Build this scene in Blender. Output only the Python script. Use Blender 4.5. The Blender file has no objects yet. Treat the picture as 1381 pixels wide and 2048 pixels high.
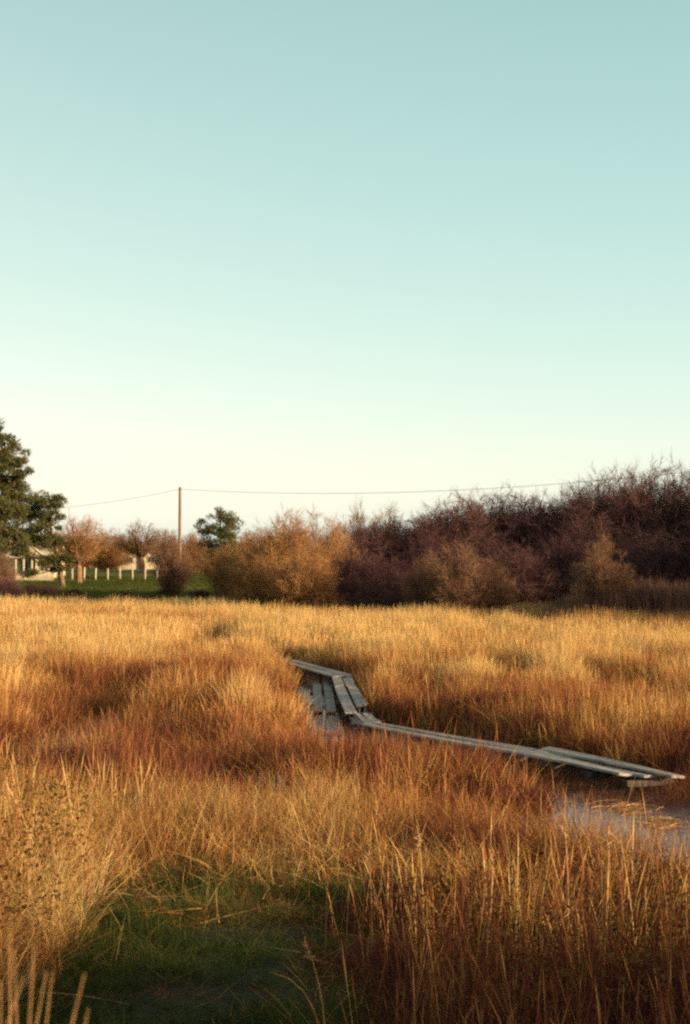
import bpy, math, random
import numpy as np
from mathutils import Vector, Matrix

R = math.radians
sc = bpy.context.scene
# ------------------------------------------------------------------ camera
CZ = 3.65                 # eye height: standing on the bank, 3.65 m above the marsh floor
FPX = 50 / 24 * 1381
PITCH = math.atan(86 / FPX)
cam_d = bpy.data.cameras.new('camera')
cam = bpy.data.objects.new('camera', cam_d)
sc.collection.objects.link(cam)
cam.location = (0, 0, CZ)
cam.rotation_euler = (R(90) + PITCH, 0, 0)
cam_d.lens = 50
cam_d.sensor_fit = 'HORIZONTAL'
cam_d.sensor_width = 24
cam_d.clip_end = 8000
cam_d.clip_start = 0.05
cam_d.dof.use_dof = True
cam_d.dof.focus_distance = 24
cam_d.dof.aperture_fstop = 6.3
sc.camera = cam

# ------------------------------------------------------------------ sky and sun
SUN_EL, SUN_AZ = R(10.5), R(115.0)      # azimuth clockwise from the view direction (+Y)
w = bpy.data.worlds.new('World')
sc.world = w
w.use_nodes = True
nt = w.node_tree
nt.nodes.clear()
sky = nt.nodes.new('ShaderNodeTexSky')
sky.sky_type = 'NISHITA'
sky.sun_disc = False
sky.sun_elevation = SUN_EL
sky.sun_rotation = SUN_AZ
sky.altitude = 0
sky.air_density = 0.9
sky.dust_density = 1.2
sky.ozone_density = 3.5
tintn = nt.nodes.new('ShaderNodeMix')
tintn.data_type = 'RGBA'
tintn.blend_type = 'MULTIPLY'
tintn.inputs[0].default_value = 1.0
tintn.inputs[7].default_value = (1.36, 0.42, 0.19, 1)
addn = nt.nodes.new('ShaderNodeMix')       # pale teal veil painted over the sky to grade its colour
addn.data_type = 'RGBA'
addn.blend_type = 'ADD'
addn.inputs[0].default_value = 1.0
# the painted veil fades towards the zenith to keep the ambient light down
geo = nt.nodes.new('ShaderNodeTexCoord')
sep = nt.nodes.new('ShaderNodeSeparateXYZ')
nt.links.new(geo.outputs['Generated'], sep.inputs[0])
vr = nt.nodes.new('ShaderNodeMapRange')
vr.inputs['From Min'].default_value = 0.0
vr.inputs['From Max'].default_value = 1.0
vr.inputs['To Min'].default_value = 0.98
vr.inputs['To Max'].default_value = 0.05
nt.links.new(sep.outputs['Z'], vr.inputs['Value'])
veil = nt.nodes.new('ShaderNodeVectorMath')
veil.operation = 'SCALE'
veil.inputs[0].default_value = (0.62, 2.08, 2.10)
nt.links.new(vr.outputs[0], veil.inputs['Scale'])
nt.links.new(veil.outputs[0], addn.inputs[7])
bg = nt.nodes.new('ShaderNodeBackground')
bg.inputs['Strength'].default_value = 0.15
wo = nt.nodes.new('ShaderNodeOutputWorld')
nt.links.new(sky.outputs[0], tintn.inputs[6])
nt.links.new(tintn.outputs[2], addn.inputs[6])
nt.links.new(addn.outputs[2], bg.inputs['Color'])
nt.links.new(bg.outputs[0], wo.inputs['Surface'])

sun_l = bpy.data.lights.new('sun', 'SUN')
sun = bpy.data.objects.new('sun', sun_l)
sc.collection.objects.link(sun)
sun_l.energy = 4.7
sun_l.angle = R(0.6)
sun_l.color = (1.0, 0.74, 0.44)
to_sun = Vector((math.cos(SUN_EL) * math.sin(SUN_AZ), math.cos(SUN_EL) * math.cos(SUN_AZ), math.sin(SUN_EL)))
sun.rotation_euler = to_sun.to_track_quat('Z', 'Y').to_euler()

vs = sc.view_settings
vs.view_transform = 'Standard'
vs.look = 'None'
vs.exposure = 1.18
vs.gamma = 1.0
vs.use_curve_mapping = False
sc.cycles.max_bounces = 3
sc.cycles.diffuse_bounces = 2
sc.cycles.glossy_bounces = 2
sc.cycles.transmission_bounces = 3
sc.cycles.transparent_max_bounces = 4
sc.cycles.use_denoising = False
sc.cycles.filter_width = 2.4

# ------------------------------------------------------------------ helpers
COL = sc.collection


def P(px, py, z):
    """photo pixel + height of what it lies on -> world point"""
    r, u = (px - 690.5) / FPX, (1024 - py) / FPX
    y = math.cos(PITCH) - u * math.sin(PITCH)
    zz = math.sin(PITCH) + u * math.cos(PITCH)
    t = (z - CZ) / zz
    return Vector((r * t, y * t, z))


def X(px, d):
    return (px - 690.5) / FPX * d


def H(py, d):
    """height of pixel row py at distance d"""
    u = (1024 - py) / FPX
    return CZ + d * math.tan(math.atan(u) + PITCH)


def sstep(a, b, x):
    t = np.clip((x - a) / (b - a), 0, 1)
    return t * t * (3 - 2 * t)


_perm = np.random.default_rng(7).random((256, 256))


def vnoise(x, y):
    xi, yi = np.floor(x).astype(int), np.floor(y).astype(int)
    xf, yf = x - xi, y - yi
    xf, yf = xf * xf * (3 - 2 * xf), yf * yf * (3 - 2 * yf)
    g = lambda a, b: _perm[a % 256, b % 256]
    return (g(xi, yi) * (1 - xf) + g(xi + 1, yi) * xf) * (1 - yf) + (g(xi, yi + 1) * (1 - xf) + g(xi + 1, yi + 1) * xf) * yf


def fbm(x, y, s, o=0.0, n=3):
    x, y = np.asarray(x, float) / s + o, np.asarray(y, float) / s + o * 1.7
    v, a, t = 0, 1, 0
    for k in range(n):
        v = v + a * vnoise(x, y)
        t += a
        x, y, a = x * 2.03 + 11.3, y * 2.03 + 5.7, a * .5
    return v / t


def poly_sd(x, y, poly):
    """signed distance to a polygon (negative inside)"""
    x, y = np.asarray(x, float), np.asarray(y, float)
    d = np.full(x.shape, 1e9)
    ins = np.zeros(x.shape, bool)
    n = len(poly)
    for i in range(n):
        ax, ay = poly[i]
        bx, by = poly[(i + 1) % n]
        ex, ey = bx - ax, by - ay
        t = np.clip(((x - ax) * ex + (y - ay) * ey) / (ex * ex + ey * ey), 0, 1)
        d = np.minimum(d, np.hypot(x - ax - ex * t, y - ay - ey * t))
        c = ((ay > y) != (by > y)) & (x < (bx - ax) * (y - ay) / (by - ay + 1e-12) + ax)
        ins ^= c
    return np.where(ins, -d, d)


def seg_d(x, y, a, b):
    ex, ey = b[0] - a[0], b[1] - a[1]
    t = np.clip(((x - a[0]) * ex + (y - a[1]) * ey) / (ex * ex + ey * ey), 0, 1)
    return np.hypot(x - a[0] - ex * t, y - a[1] - ey * t)


def mesh(name, v, f, mat=None, smooth=False):
    me = bpy.data.meshes.new(name)
    me.from_pydata([tuple(map(float, p)) for p in v], [], [tuple(map(int, q)) for q in f])
    if mat:
        me.materials.append(mat)
    if smooth:
        me.polygons.foreach_set('use_smooth', [True] * len(me.polygons))
    me.update()
    return me


def obj(name, me, parent=None, loc=None):
    o = bpy.data.objects.new(name, me)
    COL.objects.link(o)
    if parent:
        o.parent = parent
    if loc is not None:
        o.location = loc
    return o


def tag(o, label=None, cat=None, group=None, kind=None):
    for k, val in (('label', label), ('category', cat), ('group', group), ('kind', kind)):
        if val:
            o[k] = val
    return o


def thing(name, loc, label, cat, group=None, rz=0.0):
    o = obj(name, None, None, loc)
    o.rotation_euler.z = rz
    o.empty_display_size = 0.3
    return tag(o, label, cat, group)


def copy_tree(o, parent=None):
    c = o.copy()
    COL.objects.link(c)
    c.parent = parent
    for ch in list(o.children):
        copy_tree(ch, c)
    return c


class MB:
    def __init__(s):
        s.v, s.f = [], []

    def add(s, v, f):
        o = len(s.v)
        s.v += [tuple(p) for p in v]
        s.f += [tuple(i + o for i in q) for q in f]

    def box(s, x0, x1, y0, y1, z0, z1):
        s.add([(x0, y0, z0), (x1, y0, z0), (x1, y1, z0), (x0, y1, z0), (x0, y0, z1), (x1, y0, z1), (x1, y1, z1), (x0, y1, z1)],
              [(0, 3, 2, 1), (4, 5, 6, 7), (0, 1, 5, 4), (1, 2, 6, 5), (2, 3, 7, 6), (3, 0, 4, 7)])

    def tube(s, pts, rad, n=5, cap=True):
        pts = [Vector(p) for p in pts]
        v, f = [], []
        for i, p in enumerate(pts):
            t = (pts[min(i + 1, len(pts) - 1)] - pts[max(i - 1, 0)]).normalized()
            a = t.orthogonal().normalized() if abs(t.z) > .95 else t.cross(Vector((0, 0, 1))).normalized()
            b = t.cross(a)
            r = rad[i] if hasattr(rad, '__len__') else rad
            for k in range(n):
                q = 2 * math.pi * k / n
                v.append(p + a * (r * math.cos(q)) + b * (r * math.sin(q)))
        for i in range(len(pts) - 1):
            for k in range(n):
                f.append((i * n + k, i * n + (k + 1) % n, (i + 1) * n + (k + 1) % n, (i + 1) * n + k))
        if cap:
            f.append(tuple(range(n))[::-1])
            f.append(tuple(range((len(pts) - 1) * n, len(pts) * n)))
        s.add(v, f)

    def build(s, name, mat, parent=None, loc=None, smooth=False):
        return obj(name, mesh(name, s.v, s.f, mat, smooth), parent, loc)


# ------------------------------------------------------------------ materials
def new_mat(name):
    m = bpy.data.materials.new(name)
    m.use_nodes = True
    t = m.node_tree
    t.nodes.clear()
    out = t.nodes.new('ShaderNodeOutputMaterial')
    return m, t, out


def ramp(t, stops):
    r = t.nodes.new('ShaderNodeValToRGB')
    e = r.color_ramp.elements
    while len(e) < len(stops):
        e.new(0.5)
    for i, (p, c) in enumerate(stops):
        e[i].position = p
        e[i].color = (*c, 1)
    return r


def noise_mat(name, stops, scale=(1, 1, 1), nscale=4.0, rough=0.9, bump=0.0, bscale=30.0, detail=5, spec=0.2):
    m, t, out = new_mat(name)
    N, L = t.nodes, t.links
    tc = N.new('ShaderNodeTexCoord')
    mp = N.new('ShaderNodeMapping')
    mp.inputs['Scale'].default_value = scale
    L.new(tc.outputs['Object'], mp.inputs['Vector'])
    no = N.new('ShaderNodeTexNoise')
    no.inputs['Scale'].default_value = nscale
    no.inputs['Detail'].default_value = detail
    no.inputs['Roughness'].default_value = 0.65
    L.new(mp.outputs[0], no.inputs['Vector'])
    r = ramp(t, stops)
    L.new(no.outputs['Fac'], r.inputs['Fac'])
    b = N.new('ShaderNodeBsdfPrincipled')
    b.inputs['Roughness'].default_value = rough
    b.inputs['Specular IOR Level'].default_value = spec
    L.new(r.outputs['Color'], b.inputs['Base Color'])
    if bump:
        n2 = N.new('ShaderNodeTexNoise')
        n2.inputs['Scale'].default_value = bscale
        n2.inputs['Detail'].default_value = 6
        L.new(mp.outputs[0], n2.inputs['Vector'])
        bp = N.new('ShaderNodeBump')
        bp.inputs['Strength'].default_value = 1.0
        bp.inputs['Distance'].default_value = bump
        L.new(n2.outputs['Fac'], bp.inputs['Height'])
        L.new(bp.outputs[0], b.inputs['Normal'])
    L.new(b.outputs[0], out.inputs['Surface'])
    return m


def leaf_mat(name, stops, source='instance', trans=0.35, spread=0.32, tcol=(1.0, 0.85, 0.6)):
    """thin dry blades: diffuse + translucent; colour from a per-tuft value and a per-blade jitter"""
    m, t, out = new_mat(name)
    N, L = t.nodes, t.links
    if source == 'instance':
        at = N.new('ShaderNodeAttribute')
        at.attribute_type = 'INSTANCER'
        at.attribute_name = 'tint'
        base = at.outputs['Fac']
    else:
        oi = N.new('ShaderNodeObjectInfo')
        mr0 = N.new('ShaderNodeMapRange')
        mr0.inputs['To Min'].default_value = .35
        mr0.inputs['To Max'].default_value = .65
        L.new(oi.outputs['Random'], mr0.inputs['Value'])
        base = mr0.outputs[0]
    ge = N.new('ShaderNodeNewGeometry')
    mr = N.new('ShaderNodeMapRange')
    mr.inputs['To Min'].default_value = -spread
    mr.inputs['To Max'].default_value = spread
    L.new(ge.outputs['Random Per Island'], mr.inputs['Value'])
    ad = N.new('ShaderNodeMath')
    ad.operation = 'ADD'
    ad.use_clamp = True
    L.new(base, ad.inputs[0])
    L.new(mr.outputs[0], ad.inputs[1])
    r = ramp(t, stops)
    L.new(ad.outputs[0], r.inputs['Fac'])
    df = N.new('ShaderNodeBsdfDiffuse')
    L.new(r.outputs['Color'], df.inputs['Color'])
    tr = N.new('ShaderNodeBsdfTranslucent')
    mc = N.new('ShaderNodeMix')
    mc.data_type = 'RGBA'
    mc.blend_type = 'MULTIPLY'
    mc.inputs[0].default_value = 1
    mc.inputs[7].default_value = (*tcol, 1)
    L.new(r.outputs['Color'], mc.inputs[6])
    L.new(mc.outputs[2], tr.inputs['Color'])
    mx = N.new('ShaderNodeMixShader')
    mx.inputs[0].default_value = trans
    L.new(df.outputs[0], mx.inputs[1])
    L.new(tr.outputs[0], mx.inputs[2])
    L.new(mx.outputs[0], out.inputs['Surface'])
    return m


M = {}
M['mud'] = noise_mat('marsh_mud', [(0.3, (.035, .02, .014)), (.6, (.09, .05, .028)), (.8, (.16, .09, .045))], nscale=1.4, bump=.04, bscale=9)
M['pasture'] = noise_mat('pasture_grass', [(0.3, (.035, .075, .03)), (.55, (.07, .12, .035)), (.8, (.16, .17, .06))], nscale=.12, bump=.05, bscale=3)
M['path'] = noise_mat('trodden_turf', [(0.3, (.022, .018, .014)), (.55, (.04, .038, .02)), (.8, (.09, .06, .04))], nscale=1.8, bump=.03, bscale=14)
M['plank'] = noise_mat('weathered_plank', [(0.25, (.07, .065, .06)), (.42, (.21, .2, .19)), (.55, (.34, .33, .31)), (.75, (.48, .47, .42))], scale=(1.6, 12, 12), nscale=1.6, rough=.85, bump=.012, bscale=5, detail=8)
M['bearer'] = noise_mat('wet_timber', [(0.3, (.03, .022, .018)), (.7, (.1, .08, .06))], scale=(4, 4, 1), nscale=3, rough=.7, bump=.005, bscale=12)
M['pole'] = noise_mat('pole_timber', [(0.3, (.12, .08, .06)), (.7, (.24, .165, .12))], scale=(6, 6, .6), nscale=2, rough=.85, bump=.004, bscale=20)
M['bark'] = noise_mat('bark', [(0.3, (.09, .055, .035)), (.7, (.26, .17, .10))], scale=(3, 3, 1), nscale=3, rough=.9, bump=.03, bscale=8)
M['wallpaint'] = noise_mat('cream_render', [(0.3, (.46, .42, .28)), (.7, (.6, .55, .38))], nscale=1.5, bump=.004, bscale=25)
M['roof'] = noise_mat('roof_felt', [(0.3, (.36, .32, .22)), (.7, (.5, .45, .32))], nscale=2, bump=.01, bscale=12)
M['darkwood'] = noise_mat('dark_wood', [(0.3, (.05, .03, .03)), (.7, (.11, .07, .06))], nscale=3)
M['whitewood'] = noise_mat('white_wood', [(0.3, (.38, .34, .25)), (.7, (.55, .5, .38))], nscale=5)
M['greypost'] = noise_mat('grey_post', [(0.3, (.25, .27, .28)), (.7, (.4, .42, .42))], nscale=5)
M['wire'] = noise_mat('wire', [(0.3, (.17, .14, .12)), (.7, (.22, .18, .16))], nscale=5)

m, t, out = new_mat('window_glass')
b = t.nodes.new('ShaderNodeBsdfPrincipled')
b.inputs['Base Color'].default_value = (.03, .03, .035, 1)
b.inputs['Roughness'].default_value = .08
t.links.new(b.outputs[0], out.inputs[0])
M['glass'] = m

m, t, out = new_mat('creek_water')
N, L = t.nodes, t.links
b = N.new('ShaderNodeBsdfPrincipled')
b.inputs['Base Color'].default_value = (.085, .07, .08, 1)
b.inputs['Roughness'].default_value = .12
b.inputs['IOR'].default_value = 1.33
tc = N.new('ShaderNodeTexCoord')
no = N.new('ShaderNodeTexNoise')
no.inputs['Scale'].default_value = 5
no.inputs['Detail'].default_value = 4
L.new(tc.outputs['Object'], no.inputs['Vector'])
bp = N.new('ShaderNodeBump')
bp.inputs['Strength'].default_value = .5
bp.inputs['Distance'].default_value = .02
L.new(no.outputs['Fac'], bp.inputs['Height'])
L.new(bp.outputs[0], b.inputs['Normal'])
L.new(b.outputs[0], out.inputs[0])
M['water'] = m

STRAW = [(0.0, (.065, .021, .028)), (.3, (.21, .07, .042)), (.55, (.39, .185, .066)), (.8, (.54, .355, .125)), (1.0, (.60, .46, .22))]  # darkest stops lean purple: shade tone put into the straw colour
M['reed'] = leaf_mat('dry_reed', STRAW)
M['dullreed'] = leaf_mat('dull_reed', [(0.0, (.07, .036, .042)), (.5, (.19, .115, .09)), (1.0, (.33, .22, .15))])
M['grass'] = leaf_mat('short_grass', [(0.0, (.03, .045, .018)), (.4, (.07, .11, .03)), (.7, (.13, .17, .045)), (1.0, (.30, .22, .09))], tcol=(.9, 1, .5))
M['bramble'] = leaf_mat('bramble_leaf', [(0.0, (.09, .03, .018)), (.4, (.13, .06, .025)), (.75, (.17, .14, .04)), (1.0, (.36, .22, .07))])
TW = {
    'orange': [(0.0, (.11, .055, .03)), (.5, (.27, .15, .065)), (1.0, (.42, .25, .11))],
    'purple': [(0.0, (.034, .016, .024)), (.5, (.088, .046, .054)), (1.0, (.20, .12, .09))],  # purple-brown twigs, with the thicket's purple shade put into the colour
    'olive': [(0.0, (.065, .036, .034)), (.5, (.17, .10, .07)), (1.0, (.30, .19, .11))],
    'tan': [(0.0, (.09, .05, .028)), (.5, (.20, .12, .06)), (1.0, (.31, .20, .10))],
}
for k, s in TW.items():
    M['twig_' + k] = leaf_mat('twig_' + k, s, source='object', trans=.12)
M['needle'] = leaf_mat('pine_needle', [(0.0, (.03, .036, .018)), (.5, (.075, .09, .036)), (1.0, (.18, .16, .065))], source='object', trans=.15)

# ------------------------------------------------------------------ the lie of the land
CREEK = [(X(570, 46), 46), (X(640, 43.5), 43.5), (X(716, 40.0), 40.0), (X(770, 30.2), 30.2), (X(1080, 25.2), 25.2), (X(1381, 21.9), 21.9),
         (X(1700, 21), 21), (X(1800, 15.2), 15.2), (X(1381, 15.4), 15.4), (X(1215, 15.8), 15.8), (X(1090, 17.6), 17.6),
         (X(1050, 21.4), 21.4), (X(900, 22.6), 22.6), (X(760, 23.8), 23.8), (X(650, 24.2), 24.2), (X(592, 26), 26), (X(585, 32), 32)]
POOLS = [(X(160, 28.5), 28.5, .75, 5.6), (X(95, 25.5), 25.5, .75, 1.6)]
HOLLOWS = [(X(280, 26.5), 26.5, .42, 2.4), (X(395, 23.5), 23.5, .34, 1.9), (X(548, 24.5), 24.5, .3, 1.8), (X(430, 54), 54, .75, 6.5), (X(560, 33), 33, .25, 1.6),
           (X(330, 25), 25, .3, 1.5), (X(460, 20), 20, .35, 1.3), (X(525, 16.6), 16.6, .22, 1.2), (X(850, 19), 19, .3, 1.3), (X(980, 18), 18, .25, 1.2), (X(420, 31), 31, .4, 2.0),
           (X(200, 34), 34, .5, 2.4), (X(1010, 40), 40, .5, 2.6), (X(1230, 36), 36, .5, 2.4), (X(700, 18), 18, .28, 1.1), (X(90, 33), 33, .4, 2.0), (X(850, 34), 34, .4, 2.0)]
WATER_Z = 0.08


def pool_d(x, y):
    v = np.full(np.shape(x), 9.)
    for (cx, cy, rx, ry) in POOLS:
        v = np.minimum(v, (np.hypot((x - cx) / rx, (y - cy) / ry) - 1) * min(rx, ry))
    return v


def hollow_d(x, y):
    v = np.full(np.shape(x), 9.)
    for (cx, cy, rx, ry) in HOLLOWS:
        v = np.minimum(v, (np.hypot((x - cx) / rx, (y - cy) / ry) - 1) * min(rx, ry))
    return v + (fbm(x, y, .6, 73) - .5) * .3


def ground_z(x, y):
    x, y = np.asarray(x, float), np.asarray(y, float)
    z = 2.0 - 1.65 * sstep(1.5, 7.0, y) - .15 * sstep(7, 18, y)
    # brambly mound on the left of the trodden patch
    z = z + .45 * sstep(-2.0, -5.0, x) * sstep(9, 12, y) * (1 - sstep(15, 21, y))
    z = z + .25 * sstep(80, 95, y) + 1.0 * sstep(95, 210, y)
    z = z + (fbm(x, y, 3.1) - .5) * .16 * (1 - sstep(60, 90, y)) + (fbm(x, y, 14, 3.3) - .5) * .2 * sstep(20, 60, y)
    sd = np.minimum(poly_sd(x, y, CREEK) + (fbm(x, y, 1.3, 9) - .5) * .7, pool_d(x, y))
    k = 1 - sstep(-.35, .25, sd)
    return z * (1 - k) + (-.16 + (fbm(x, y, 1.0, 2) - .5) * .25) * k


def gz(x, y):
    return float(ground_z(np.array([x]), np.array([y]))[0])


def axis(stops):
    out = []
    for (a, b_, st) in stops:
        out += list(np.arange(a, b_, st))
    return np.array(out + [stops[-1][1]])


def sheet(name, xs, ys, mat, dz=0.0):
    gx, gy = np.meshgrid(xs, ys)
    z = ground_z(gx.ravel(), gy.ravel()) + dz
    v = np.column_stack([gx.ravel(), gy.ravel(), z])
    nx = len(xs)
    i = np.arange(len(ys) - 1)[:, None] * nx + np.arange(nx - 1)[None, :]
    i = i.ravel()
    f = np.column_stack([i, i + 1, i + nx + 1, i + nx])
    return tag(obj(name, mesh(name, v, f, mat, True)), kind='structure')


sheet('ground', axis([(-4000, -400, 600), (-400, -60, 34), (-60, -14, 2), (-14, 14, .3), (14, 60, 2), (60, 400, 34), (400, 4000, 600)]),
      axis([(-600, -60, 60), (-60, 0, 4), (0, 50, .35), (50, 100, 1.5), (100, 300, 10), (300, 4300, 400)]), M['mud'])
sheet('pasture', axis([(-400, -60, 17), (-60, 60, 4), (60, 400, 17)]), axis([(90, 240, 5), (240, 500, 20)]), M['pasture'], .025)
sheet('grass_path', axis([(-2.6, .5, .15)]), axis([(6.5, 15.6, .15)]), M['path'], .015)
wb = MB()
wb.add([(X(100, 28) - 2.5, 15, WATER_Z), (14, 15, WATER_Z), (14, 60, WATER_Z), (X(100, 28) - 2.5, 60, WATER_Z)], [(0, 1, 2, 3)])
tag(wb.build('water', M['water']), kind='structure')

# ------------------------------------------------------------------ boardwalk
rng = random.Random(3)


def plank(parent, p0, p1, width, thick=.038, mat='plank', name='plank', origin=None):
    """a sawn board from p0 to p1 (top centre line), slightly warped, with worn ends"""
    p0, p1 = Vector(p0), Vector(p1)
    d = p1 - p0
    L_ = d.length
    ex = d.normalized()
    ey = Vector((0, 0, 1)).cross(ex).normalized()
    ez = ex.cross(ey)
    n = 7
    v, f = [], []
    bow, cup = rng.uniform(-.03, .02), rng.uniform(-.09, .09)
    e0, e1 = rng.uniform(-.03, .03), rng.uniform(-.03, .03)
    c = .007
    prof = [(-.5, -thick), (-.5, -c), (-.5 + c / width, 0), (.5 - c / width, 0), (.5, -c), (.5, -thick)]
    for i in range(n):
        s = i / (n - 1)
        wv = width * (1 + rng.uniform(-.018, .018))
        tw = cup * (s - .5)
        for (a, z) in prof:
            x = s * L_ + (e0 * a * 2 * (1 - s) + e1 * a * 2 * s)
            v.append((x, a * wv, z + bow * math.sin(math.pi * s) + tw * a + rng.uniform(-.001, .001)))
    k = len(prof)
    for i in range(n - 1):
        for j in range(k):
            f.append((i * k + j, i * k + (j + 1) % k, (i + 1) * k + (j + 1) % k, (i + 1) * k + j))
    f.append(tuple(range(k))[::-1])
    f.append(tuple(range((n - 1) * k, n * k)))
    o = obj(name, mesh(name, v, f, M[mat]), parent)
    mw = Matrix((ex, ey, ez)).transposed().to_4x4()
    mw.translation = p0 - (parent.location if parent else Vector())
    o.matrix_basis = mw
    return o


def section(label, a, b_, nplank, pw, gap, end_trim=(), posts=True, bear=2, sink=None):
    """a boardwalk length: planks laid lengthwise on cross bearers carried by stub posts"""
    a, b_ = Vector(a), Vector(b_)
    mid = (a + b_) / 2
    g = gz(mid.x, mid.y)
    root = thing('boardwalk_section', (mid.x, mid.y, g), label, 'boardwalk')
    ex = (b_ - a).normalized()
    ey = Vector((0, 0, 1)).cross(ex).normalized()
    tot = nplank * pw + (nplank - 1) * gap
    for k in range(nplank):
        off = -tot / 2 + pw / 2 + k * (pw + gap)
        t0, t1 = end_trim[k] if k < len(end_trim) else (0, 0)
        dz = Vector((0, 0, rng.uniform(-.015, .012)))
        t0, t1 = t0 + rng.uniform(-.05, .05), t1 + rng.uniform(-.08, .08)
        plank(root, a + ey * off + ex * t0 + dz, b_ + ey * off - ex * t1 + dz, pw)
    for k in range(bear):
        s = (k + .5) / bear if bear < 3 else .06 + .88 * k / (bear - 1)
        c = a.lerp(b_, s)
        h = tot / 2 + .05
        plank(root, c - ey * h - Vector((0, 0, .056)), c + ey * h - Vector((0, 0, .056)), .10, .09, 'bearer', 'bearer')
        if posts:
            for sgn in (-1, 1):
                q = c + ey * (sgn * (h - .09))
                gq = gz(q.x, q.y)
                pm = MB()
                pm.tube([(q.x - mid.x, q.y - mid.y, gq - .25 - g), (q.x - mid.x, q.y - mid.y, c.z - .148 - g)], .045, 7)
                if c.z - .148 > gq + .03:
                    pm.build('support_post', M['bearer'], root)
    return root


zb = .42
section('far grey plank walkway length, its dark side open above the creek', P(574, 1320, .45), P(686, 1351, .45), 2, .26, .03, bear=3)
section('grey plank walkway length almost hidden in reeds beyond the open creek', P(462, 1289, .47), P(572, 1319, .46), 2, .26, .03, bear=3)
section('short pair of grey planks at the bend of the walkway', P(684, 1352, zb), P(692, 1371.5, zb), 2, .25, .035, bear=2)
section('pair of long grey planks with one shorter end, running straight after the bend', P(692.5, 1373, zb - .02), P(718, 1424, zb - .02), 2, .25, .06,
        end_trim=((0, 0), (0, 1.5)), bear=3)
section('sunken pair of pale planks lying low in the creek beside the raised walkway', P(645, 1367, .2), P(650, 1421, .2), 2, .22, .07, posts=False, bear=2)
section('short pale landing boards at water level in the creek opening', P(656, 1431, .13), P(657, 1466, .13), 2, .25, .02, posts=False, bear=1)
jr = thing('boardwalk_section', (.3, 28.6, gz(.3, 28.6)), 'jumbled narrow tilted slats joining two walkway lengths', 'boardwalk')
plank(jr, P(697, 1423, .34), P(722, 1447, .24), .10)
plank(jr, P(708, 1424, .35), P(730, 1446, .27), .10)
plank(jr, P(722, 1428, .36), P(744, 1445, .31), .22)
plank(jr, P(735, 1427, .37), P(754, 1444, .32), .2)
plank(jr, P(690, 1428, .24), P(742, 1430, .24), .1, .09, 'bearer', 'bearer')
plank(jr, P(712, 1444, .20), P(756, 1447, .22), .1, .09, 'bearer', 'bearer')
section('long narrow grey walkway length skirting reeds between jumbled slats and wide end', P(742, 1447, .36), P(1070, 1505, .36), 2, .22, .03, bear=4)
section('wide three plank grey walkway length ending beside the pool', P(1069, 1500, .40), P(1316, 1553, .38), 3, .245, .03,
        end_trim=((0, .35), (0, .1), (-.1, -.1)), bear=4)

# ------------------------------------------------------------------ posts, stake
def stake(name, px, d, h, r, mat, label, cat, group=None, tilt=(0, 0), n=7):
    x = X(px, d)
    z = gz(x, d)
    mb = MB()
    mb.tube([(0, 0, -.3), (tilt[0] * h * .5, tilt[1] * h * .5, h * .5), (tilt[0] * h, tilt[1] * h, h - .03), (tilt[0] * h, tilt[1] * h, h)], [r * 1.05, r, r * .95, r * .6], n)
    return tag(mb.build(name, M[mat], None, (x, d, z)), label, cat, group)


stake('wooden_stake', 557, 18, .72, .04, 'darkwood', 'short dark stake standing alone in russet reeds', 'stake')
stake('fence_post', 1265, 68, 1.3, .07, 'greypost', 'upright pale grey post in dull reeds before the thicket', 'post', 'grey posts before the thicket')
stake('fence_post', 1362, 68, 1.28, .07, 'greypost', 'upright pale grey post in dull reeds before the thicket', 'post', 'grey posts before the thicket')
stake('fence_post', 1168, 67, 1.25, .06, 'greypost', 'pale post leaning right, in dull reeds below the lone willow', 'post', tilt=(.55, 0))
stake('fence_post', 1203, 66.7, 1.2, .06, 'greypost', 'pale post leaning left, crossing another below the lone willow', 'post', tilt=(-.6, 0))

# ------------------------------------------------------------------ trees and shrubs
def rvec(r):
    while True:
        q = Vector((r.uniform(-1, 1), r.uniform(-1, 1), r.uniform(-1, 1)))
        if .05 < q.length < 1:
            return q.normalized()


def ribbon(mb, pts, w0, w1, r):
    """thin twig: narrow three-sided sliver"""
    n = len(pts)
    d = (pts[-1] - pts[0]).normalized()
    a = d.cross(rvec(r))
    if a.length < .05:
        a = d.orthogonal()
    a.normalize()
    v, f = [], []
    for i, p in enumerate(pts):
        ww = w0 + (w1 - w0) * i / (n - 1)
        v += [p - a * ww, p + a * ww]
    for i in range(n - 1):
        f.append((2 * i, 2 * i + 1, 2 * i + 3, 2 * i + 2))
    mb.add(v, f)


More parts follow.
